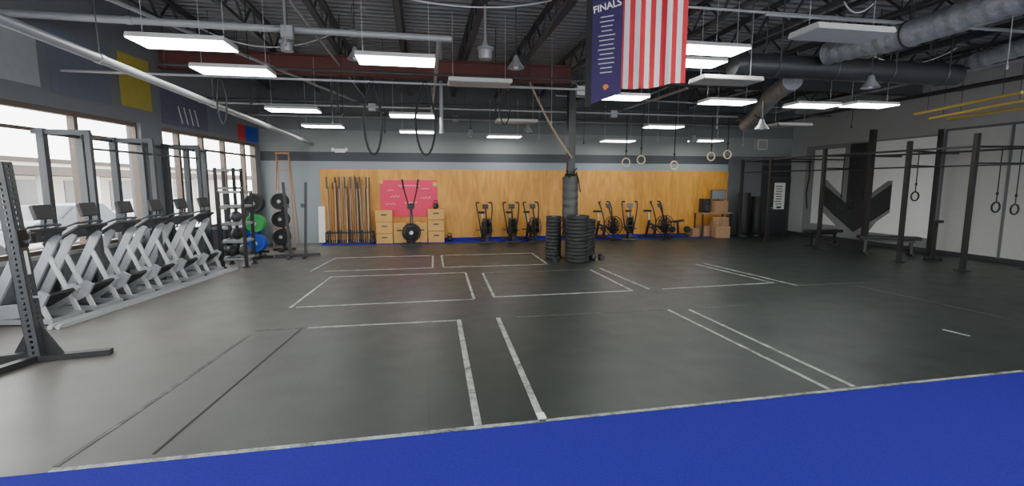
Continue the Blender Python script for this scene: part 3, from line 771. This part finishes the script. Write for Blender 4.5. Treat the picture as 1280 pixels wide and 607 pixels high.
# plyo boxes
def plyo(loc,rz,w,d,h,grp='stacked plywood jump boxes',lab='birch plywood jump box with hand slots'):
    t=T('jump_box',lab,'jump box',loc,rz,grp)
    b=B();b.b2((-w/2,-d/2,0),(w/2,d/2,h));P(t,'body',b,WOOD,bevel=.006)
    b=B();zc=h*.62
    b.prism([(.07*math.cos(a*math.pi/8)+(.03 if math.cos(a*math.pi/8)>0 else -.03),.022*math.sin(a*math.pi/8)) for a in range(16)],lambda x,z:(x,-d/2-.003,zc+z),lambda x,z:(x,-d/2+.002,zc+z))
    P(t,'hand_slot',b,K)
    return t
for i,h in enumerate((.31,.37,.35)): plyo((-1.28,16.0,.012+[0,.32,.7][i]),[0,1.5,-1][i],.52,.48,h)
for i,h in enumerate((.37,.35,.34)): plyo((.36,16.0,.012+[0,.38,.74][i]),[0,-1.5,1][i],.52,.48,h)
plyo((-.8,16.02,.012),0,.4,.45,.66);plyo((-.12,16.02,.012),0,.38,.45,.66)
def kb(loc,s=1,m=K):
    t=T('kettlebell','black cast iron kettlebell','kettlebell',loc,random.uniform(0,90),'kettlebells')
    b=B();b.lathe([(0,0),(.06*s,0),(.09*s,.04*s),(.1*s,.1*s),(.08*s,.16*s),(.03*s,.19*s),(0,.19*s)],n=20);P(t,'bell',b,m)
    b=B();b.tube([(-.06*s,0,.15*s),(-.07*s,0,.22*s),(-.04*s,0,.27*s),(.04*s,0,.27*s),(.07*s,0,.22*s),(.06*s,0,.15*s)],.015*s,8);P(t,'handle',b,m)
kb((.36,16.0,1.1));kb((.8,16.0,.012));kb((-1.63,15.75,.012));kb((4.15,11.4,0),.8)
# vertical ski trainer
t=T('ski_trainer','black upright trainer with flywheel and two raised handles','exercise machine',(-.42,15.3,.0))
b=B();b.beam((-.3,-.25,.03),(.3,-.25,.03),.06,.05);b.beam((-.3,.25,.03),(.3,.25,.03),.06,.05);b.beam((0,-.25,.05),(0,.25,.05),.08,.06);P(t,'base',b,K)
b=B();b.ring((0,-.1,.4),.27,.022,'y',36);b.ring((0,.06,.4),.27,.022,'y',36);b.ring((0,-.1,.4),.15,.008,'y')
for i in range(20):
    a=i*math.pi/10;b.cyl((.05*math.cos(a),-.11,.4+.05*math.sin(a)),(.27*math.cos(a),-.1,.4+.27*math.sin(a)),.005,5)
P(t,'flywheel_cage',b,K)
b=B();b.lathe([(0,-.05),(.2,-.04),(.24,0),(.2,.04),(0,.05)],(0,-.02,.4),'y',30);P(t,'flywheel',b,RUB)
b=B();b.cyl((0,-.16,.4),(0,-.1,.4),.06);P(t,'hub',b,SILV)
b=B();b.beam((-.04,.05,.3),(.0,.1,1.25),.05,.05);b.beam((.06,.05,.3),(.02,.1,1.25),.04,.04);P(t,'mast',b,K)
for s in(-1,1):
    b=B();b.tube([(0,.1,1.0),(s*.1,.05,1.35),(s*.2,0,1.75),(s*.24,-.03,2.0)],.02,8);P(t,'arm',b,K)
    b=B();b.tube([(s*.2,0,1.75),(s*.245,-.04,2.05)],.028,8);P(t,'grip',b,RUB)
b=B();b.box((0,.02,1.22),(.22,.04,.16),(12,0,0));P(t,'monitor',b,DGREY)

# fan bikes
def bike(loc,rz,sc=1):
    t=T('fan_bike','black fan exercise bike standing on blue carpet strip','exercise bike',loc,rz,'row of fan bikes')
    b=B();b.beam((.5,-.26,.035),(.5,.26,.035),.07,.06);b.beam((-.5,-.26,.035),(-.5,.26,.035),.07,.06);b.beam((-.5,0,.06),(.5,0,.06),.07,.06)
    b.beam((-.42,0,.06),(-.28,0,.62),.07,.06);b.beam((.42,0,.06),(.4,0,.3),.05,.05);b.beam((-.05,0,.08),(-.02,0,.4),.08,.06);b.beam((-.3,0,.5),(.18,0,.4),.05,.06);P(t,'frame',b,K)
    b=B()
    for y in(-.09,.09):
        for R in(.31,.22,.12): b.ring((.38,y,.5),R,.014 if R>.3 else .007,'y',32,6)
        for i in range(16):
            a=i*math.pi/8;b.cyl((.38,y*1.2,.5),(.38+.31*math.cos(a),y,.5+.31*math.sin(a)),.006,5)
    P(t,'fan_cage',b,K)
    b=B()
    for i in range(10):
        a=i*math.pi/5;b.box((.38+.17*math.cos(a),0,.5+.17*math.sin(a)),(.22,.13,.012),(12,-math.degrees(a),0))
    b.cyl((.38,-.07,.5),(.38,.07,.5),.05);P(t,'fan',b,K)
    b=B();b.cyl((-.28,0,.55),(-.34,0,.92),.025);P(t,'seat_post',b,SILV)
    b=B();b.prism([(-.14,-.12),(-.15,.12),(-.02,.09),(.13,.03),(.13,-.03),(-.02,-.09)],lambda x,y:(-.34+x,y,.91),lambda x,y:(-.34+x,y,.98));P(t,'seat',b,RUB,bevel=.02)
    for s in(-1,1):
        b=B();b.tube([(.12,s*.13,.28),(.14,s*.2,.7),(.06,s*.25,1.05),(-.02,s*.26,1.22)],.022,8);P(t,'handle_arm',b,K)
        b=B();b.tube([(.0,s*.26,1.18),(-.07,s*.26,1.28),(-.08,s*.16,1.29)],.028,8);P(t,'grip',b,RUB)
        b=B();b.box((s*.17,s*.2,.38-s*.0),(.1,.09,.03));b.beam((0,s*.1,.38),(s*.17,s*.12,.38),.02,.03);b.cyl((s*.17,s*.1,.38),(s*.17,s*.2,.38),.012);P(t,'pedal',b,KS)
    b=B();b.lathe([(0,-.02),(.1,-.02),(.1,.02),(0,.02)],(0,-.09,.38),'y',24);P(t,'chain_ring',b,DGREY)
    b=B();b.beam((.3,0,.8),(.16,0,1.12),.04,.04);b.beam((.36,0,.62),(.3,0,.82),.05,.05);P(t,'mast',b,K)
    b=B();b.box((.14,0,1.16),(.04,.2,.15),(0,-20,0));P(t,'display',b,DGREY,'small grey display')
    return t
bk=bike((1.93,15.68,.012),-85)
for x,y,r in[(2.82,15.68,-92),(3.5,15.68,-82),(6.1,15.65,-65),(7.0,15.68,-110),(8.0,15.68,-65)]:
    dup(bk,(x,y,.012),r)
t=T('low_bench_machine','small black exercise stand with round weights','exercise machine',(9.0,15.9,.012),0)
b=B();b.beam((-.4,0,.04),(.4,0,.04),.07,.06);b.beam((-.3,-.2,.03),(-.3,.2,.03),.06,.05);b.beam((.3,-.2,.03),(.3,.2,.03),.06,.05);b.beam((0,0,.06),(-.05,0,.55),.06,.06,(0,1,0));P(t,'frame',b,K)
b=B();b.box((-.05,0,.57),(.42,.24,.06),(0,-8,0));P(t,'pad',b,RUB,bevel=.02)
for x in(-.3,.28):
    b=B();b.lathe([(0,-.06),(.1,-.06),(.12,-.03),(.12,.03),(.1,.06),(0,.06)],(x,-.1,.28),'y',20);P(t,'weight_disc',b,RUB)
# table with boxes
t=T('work_table','plain dark framed table against plywood wall','table',(10.4,16.0,.012))
b=B();b.b2((-.6,-.3,.82),(.6,.28,.86));P(t,'table_top',b,CARD)
for x in(-.56,.56):
    for y in(-.26,.24):
        b=B();b.beam((x,y,0),(x,y,.82),.04,.04,(0,1,0));P(t,'leg',b,K)
def cbox(loc,d,rz,m,lab,grp='cardboard boxes by the table'):
    t=T('cardboard_box',lab,'box',loc,rz,grp)
    b=B();b.b2((-d[0]/2,-d[1]/2,0),(d[0]/2,d[1]/2,d[2]));P(t,'carton',b,m,bevel=.004)
    b=B();b.b2((-.025,-d[1]/2-.002,0),(.025,d[1]/2+.002,d[2]+.002));P(t,'packing_tape',b,LWOOD)
cbox((10.12,15.97,.013),(.42,.4,.4),4,CARD,'brown cardboard box under the table');cbox((10.66,15.97,.013),(.5,.4,.55),-3,CARD,'brown cardboard box under the table')
cbox((10.6,15.98,.874),(.5,.4,.42),2,CARD,'brown cardboard box on the table')
cbox((9.6,15.95,.013),(.3,.35,.3),8,CARD,'small brown cardboard box beside the table')
cbox((10.35,15.4,.013),(.5,.38,.42),-9,CARD,'brown cardboard box in front of the table');cbox((10.32,15.4,.436),(.4,.34,.3),6,CARD,'brown cardboard box piled on another box')
t=T('television','grey flat television standing on cardboard box','television',(10.6,16.02,1.297))
b=B();b.b2((-.3,-.03,.04),(.3,.03,.4));P(t,'case',b,DGREY,bevel=.008)
b=B();b.b2((-.27,-.034,.07),(.27,-.03,.37));P(t,'screen',b,mat('grey_screen',(.2,.22,.23),.2))
b=B();b.b2((-.15,-.1,0),(.15,.1,.02));b.b2((-.03,-.02,0),(.03,.02,.05));P(t,'stand',b,K)
t=T('speaker','black loudspeaker cabinet on table','speaker',(10.05,16.0,.874),10)
b=B();b.b2((-.14,-.14,0),(.14,.14,.5));P(t,'cabinet',b,K,bevel=.01)
for r,z in((.11,.17),(.05,.38)):
    b=B();b.lathe([(0,-.0),(r*.5,-.01),(r*.9,-.015),(r,0)],(0,-.145,z),'y',24);P(t,'driver',b,DGREY)
# heavy bags
for x,y,r,h in[(11.5,15.8,.21,1.6),(12.1,15.9,.18,1.45)]:
    t=T('heavy_bag','black standing heavy bag on round base','punching bag',(x,y,0),0,'standing heavy bags')
    b=B();b.lathe([(0,.12),(r*.9,.12),(r,.16),(r,h-.04),(r*.9,h),(0,h)],n=28);P(t,'padded_body',b,RUB)
    b=B();b.lathe([(0,0),(r*1.3,0),(r*1.3,.05),(r*.8,.13),(0,.13)],n=28);P(t,'base',b,K)
t=T('wall_speaker','pale grey box speaker mounted high on wall','speaker',(12.35,YB-.01,3.35))
b=B();b.b2((-.2,-.25,-.18),(.2,0,.18));P(t,'cabinet',b,HOUS,bevel=.01)
b=B();b.b2((-.17,-.255,-.15),(.17,-.25,.15));P(t,'grille',b,GREYM)

# ------------------------------------------------------------------ centre column
CX,CY=3.69,11.92
t=T('padded_column','black steel column wrapped with a cylindrical grey-black pad','column',(CX,CY,0))
b=B();b.b2((-.09,-.09,0),(.09,.09,4.3));b.b2((-.15,-.15,4.27),(.15,.15,4.3));P(t,'steel_post',b,K)
prof=[(.09,.5)]
z=.5
while z<1.9: prof+=[(.195,z+.01),(.205,z+.05),(.205,z+.15),(.195,z+.19)];z+=.2
prof.append((.09,z))
b=B();b.lathe(prof,n=32);P(t,'pad',b,RUB2,'dark grey ribbed cylindrical pad')
b=B()
for i in range(6):
    b.ring((0,0,1.92+i*.045),.16-.006*i,.022,'z',24,8)
b.tube([(.1,-.15,2.2),(.15,-.2,2.0),(.19,-.23,1.7)],.016,6);b.tube([(-.13,-.1,2.25),(-.1,-.2,2.05),(.1,-.2,2.3)],.018,6);P(t,'wrapped_strap',b,STRAP)
b=B();b.b2((-.2,-.2,0),(.2,.2,.03));P(t,'base_plate',b,K)
t=T('climbing_rope','tan climbing rope tied between beam and column','rope',(0,0,0))
pts=[];a=Vector((2.5,11.42,4.28));c=Vector((CX-.02,CY-.16,2.55))
for i in range(20):
    s=i/19;p=a.lerp(c,s);p.z-=.12*math.sin(math.pi*s);pts.append(p)
b=B();b.tube(pts,.025,8);P(t,'rope_strand',b,ROPE)
b=B();b.cyl((2.5,11.42,4.26),(2.5,11.42,4.74),.01,6);P(t,'hanger',b,K)
def stack(x,y,R,n,th,lab):
    z=0
    first=None
    for i in range(n):
        dx,dy=random.uniform(-.008,.008),random.uniform(-.008,.008)
        if first is None:
            first=plate((x+dx,y+dy,z+th/2),R,th*.97,RUB,'z',lab,'bumper plates stacked around the column')
        else: dup(first,(x+dx,y+dy,z+th/2))
        z+=th
stack(3.70,11.3,.28,13,.088,'large black rubber plate in a stack by the column')
stack(3.24,11.86,.2,13,.084,'black rubber bumper plate in a stack by the column')
stack(4.13,11.86,.22,12,.084,'black rubber bumper plate in a stack by the column')
def dumbbell(loc,rz):
    t=T('dumbbell','black hex dumbbell lying on rubber floor','dumbbell',loc,rz,'dumbbells around the column')
    b=B();b.cyl((-.07,0,.06),(.07,0,.06),.016,10);P(t,'handle',b,SILV)
    for s in(-1,1):
        b=B();b.tube([(s*.06,0,.06),(s*.16,0,.06)],.065,6);P(t,'head',b,RUB)
for p,r in[((3.2,11.4,0),60),((4.42,11.55,0),80)]: dumbbell(p,r)

# ------------------------------------------------------------------ right rig
t=T('pull_up_rig','black steel pull-up rig with many uprights and bars','pull-up rig')
front=[(11.0,15.3,2.75),(11.0,13.88,2.75),(11.26,12.06,2.9),(11.47,9.80,2.92),(11.69,8.53,2.98)]
back=[(12.72,11.97,3.45),(13.14,10.44,3.3),(13.25,8.35,3.1)]
for x,y,h in front+back:
    b=B();wd=.13 if h>3.4 else .085;b.beam((x,y,0),(x,y,h),wd,wd,(0,1,0));b.box((x,y,.008),(.2,.2,.016))
    P(t,'upright',b,K)
for (x0,y0,_),(x1,y1,_) in zip(front[:-1],front[1:]):
    b=B();b.cyl((x0,y0,2.3),(x1,y1,2.3),.018,10);P(t,'pull_up_bar',b,KS)
    b=B();b.beam((x0,y0,2.7),(x1,y1,2.7),.045,.045);P(t,'top_rail',b,K)
pairs=[(front[4],back[2]),(front[3],back[1]),(front[2],back[0])]
for (x0,y0,_),(x1,y1,_) in pairs:
    b=B();b.beam((x0,y0,2.7),(x1,y1,2.7),.045,.045);b.beam((x1,y1,2.7),(XR-.05,y1,2.7),.045,.045);P(t,'cross_member',b,K)
    b=B();b.cyl((x0,y0,2.35),(x1,y1,2.35),.018,10);P(t,'pull_up_bar',b,KS)
for y in(13.88,15.3):
    b=B();b.beam((11.0,y,2.7),(XR-.05,y,2.7),.045,.045);P(t,'cross_member',b,K)
for a,c in((back[2],back[1]),(back[1],back[0])):
    b=B();b.beam((a[0],a[1],2.7),(c[0],c[1],2.7),.045,.045);P(t,'top_rail',b,K)
b=B();b.cyl((11.69,8.53,2.3),(11.9,6.9,2.3),.018);P(t,'pull_up_bar',b,KS)
def bench(loc,rz,L):
    t=T('flat_bench','black padded flat bench with steel legs','bench',loc,rz,'flat benches by the rig')
    b=B();b.b2((-L/2,-.15,.42),(L/2,.15,.51));P(t,'pad',b,RUB,bevel=.02)
    b=B();b.beam((-L/2+.12,0,.39),(L/2-.12,0,.39),.06,.06)
    P(t,'spine',b,K)
    for s in(-1,1):
        x=s*(L/2-.18);b=B();b.beam((x,0,.39),(x,0,.05),.06,.06,(0,1,0));b.beam((x,-.2,.03),(x,.2,.03),.06,.05);P(t,'leg',b,K)
bench((12.05,12.75,0),5,1.25)
bench((12.3,10.85,0),-30,1.4)
t=T('weight_bench_stand','black bar stand with pad beside flat bench','exercise stand',(12.6,9.9,0),0)
b=B();b.beam((0,0,.03),(0,0,.95),.06,.06,(0,1,0));b.beam((-.25,0,.03),(.25,0,.03),.06,.05);b.beam((0,-.2,.03),(0,.2,.03),.06,.05);P(t,'frame',b,K)
b=B();b.box((0,0,.97),(.3,.14,.07));P(t,'pad',b,RUB,bevel=.015)
for x,y,z,top in[(11.9,12.05,1.25,2.7),(12.25,12.02,1.3,2.7),(12.3,8.46,1.4,2.7),(12.75,8.41,1.35,2.7),(12.0,10.0,1.6,2.7)]:
    rings(x,y,z,top,KS,'black gymnastic ring hanging from the rig')
for x,y in[(12.4,13.88),(12.95,12.3)]:
    b=B();b.tube([(0,0,0),(.03,0,-.5),(-.02,.02,-1.1),(.03,0,-1.6)],.02,8);O('battle_rope',b,STRAP,'black rope hanging from the rig','rope',(x,y,2.7),0,'black ropes hanging from the rig')
for pts in[[(6,6.3,4.5),(6.4,6.5,4.3),(6.6,6.4,4.55)],[(8.4,8.6,4.72),(9.8,8.7,4.0),(11,8.6,4.72)],[(5,10,4.72),(6,10.4,4.3),(7.2,10,4.72)],[(10.2,5.5,4.72),(11.5,6.4,4.2),(13,7,4.72)],[(-1,7.4,4.72),(.5,7.2,4.2),(2,7.6,4.72)],[(-4,9.6,4.72),(-2.8,9.8,4.0),(-1.4,9.6,4.72)],[(3.8,12.8,4.72),(5.4,13,3.8),(7,12.8,4.72)]]:
    q=[];P0=[Vector(p) for p in pts]
    for i in range(15):
        s=i/14;q.append(P0[0]*(1-s)**2+P0[1]*2*s*(1-s)+P0[2]*s*s)
    b=B();b.tube(q,.011,6);O('cable',b,PALEG,'pale cable draped under the roof','cable',group='draped ceiling cables')
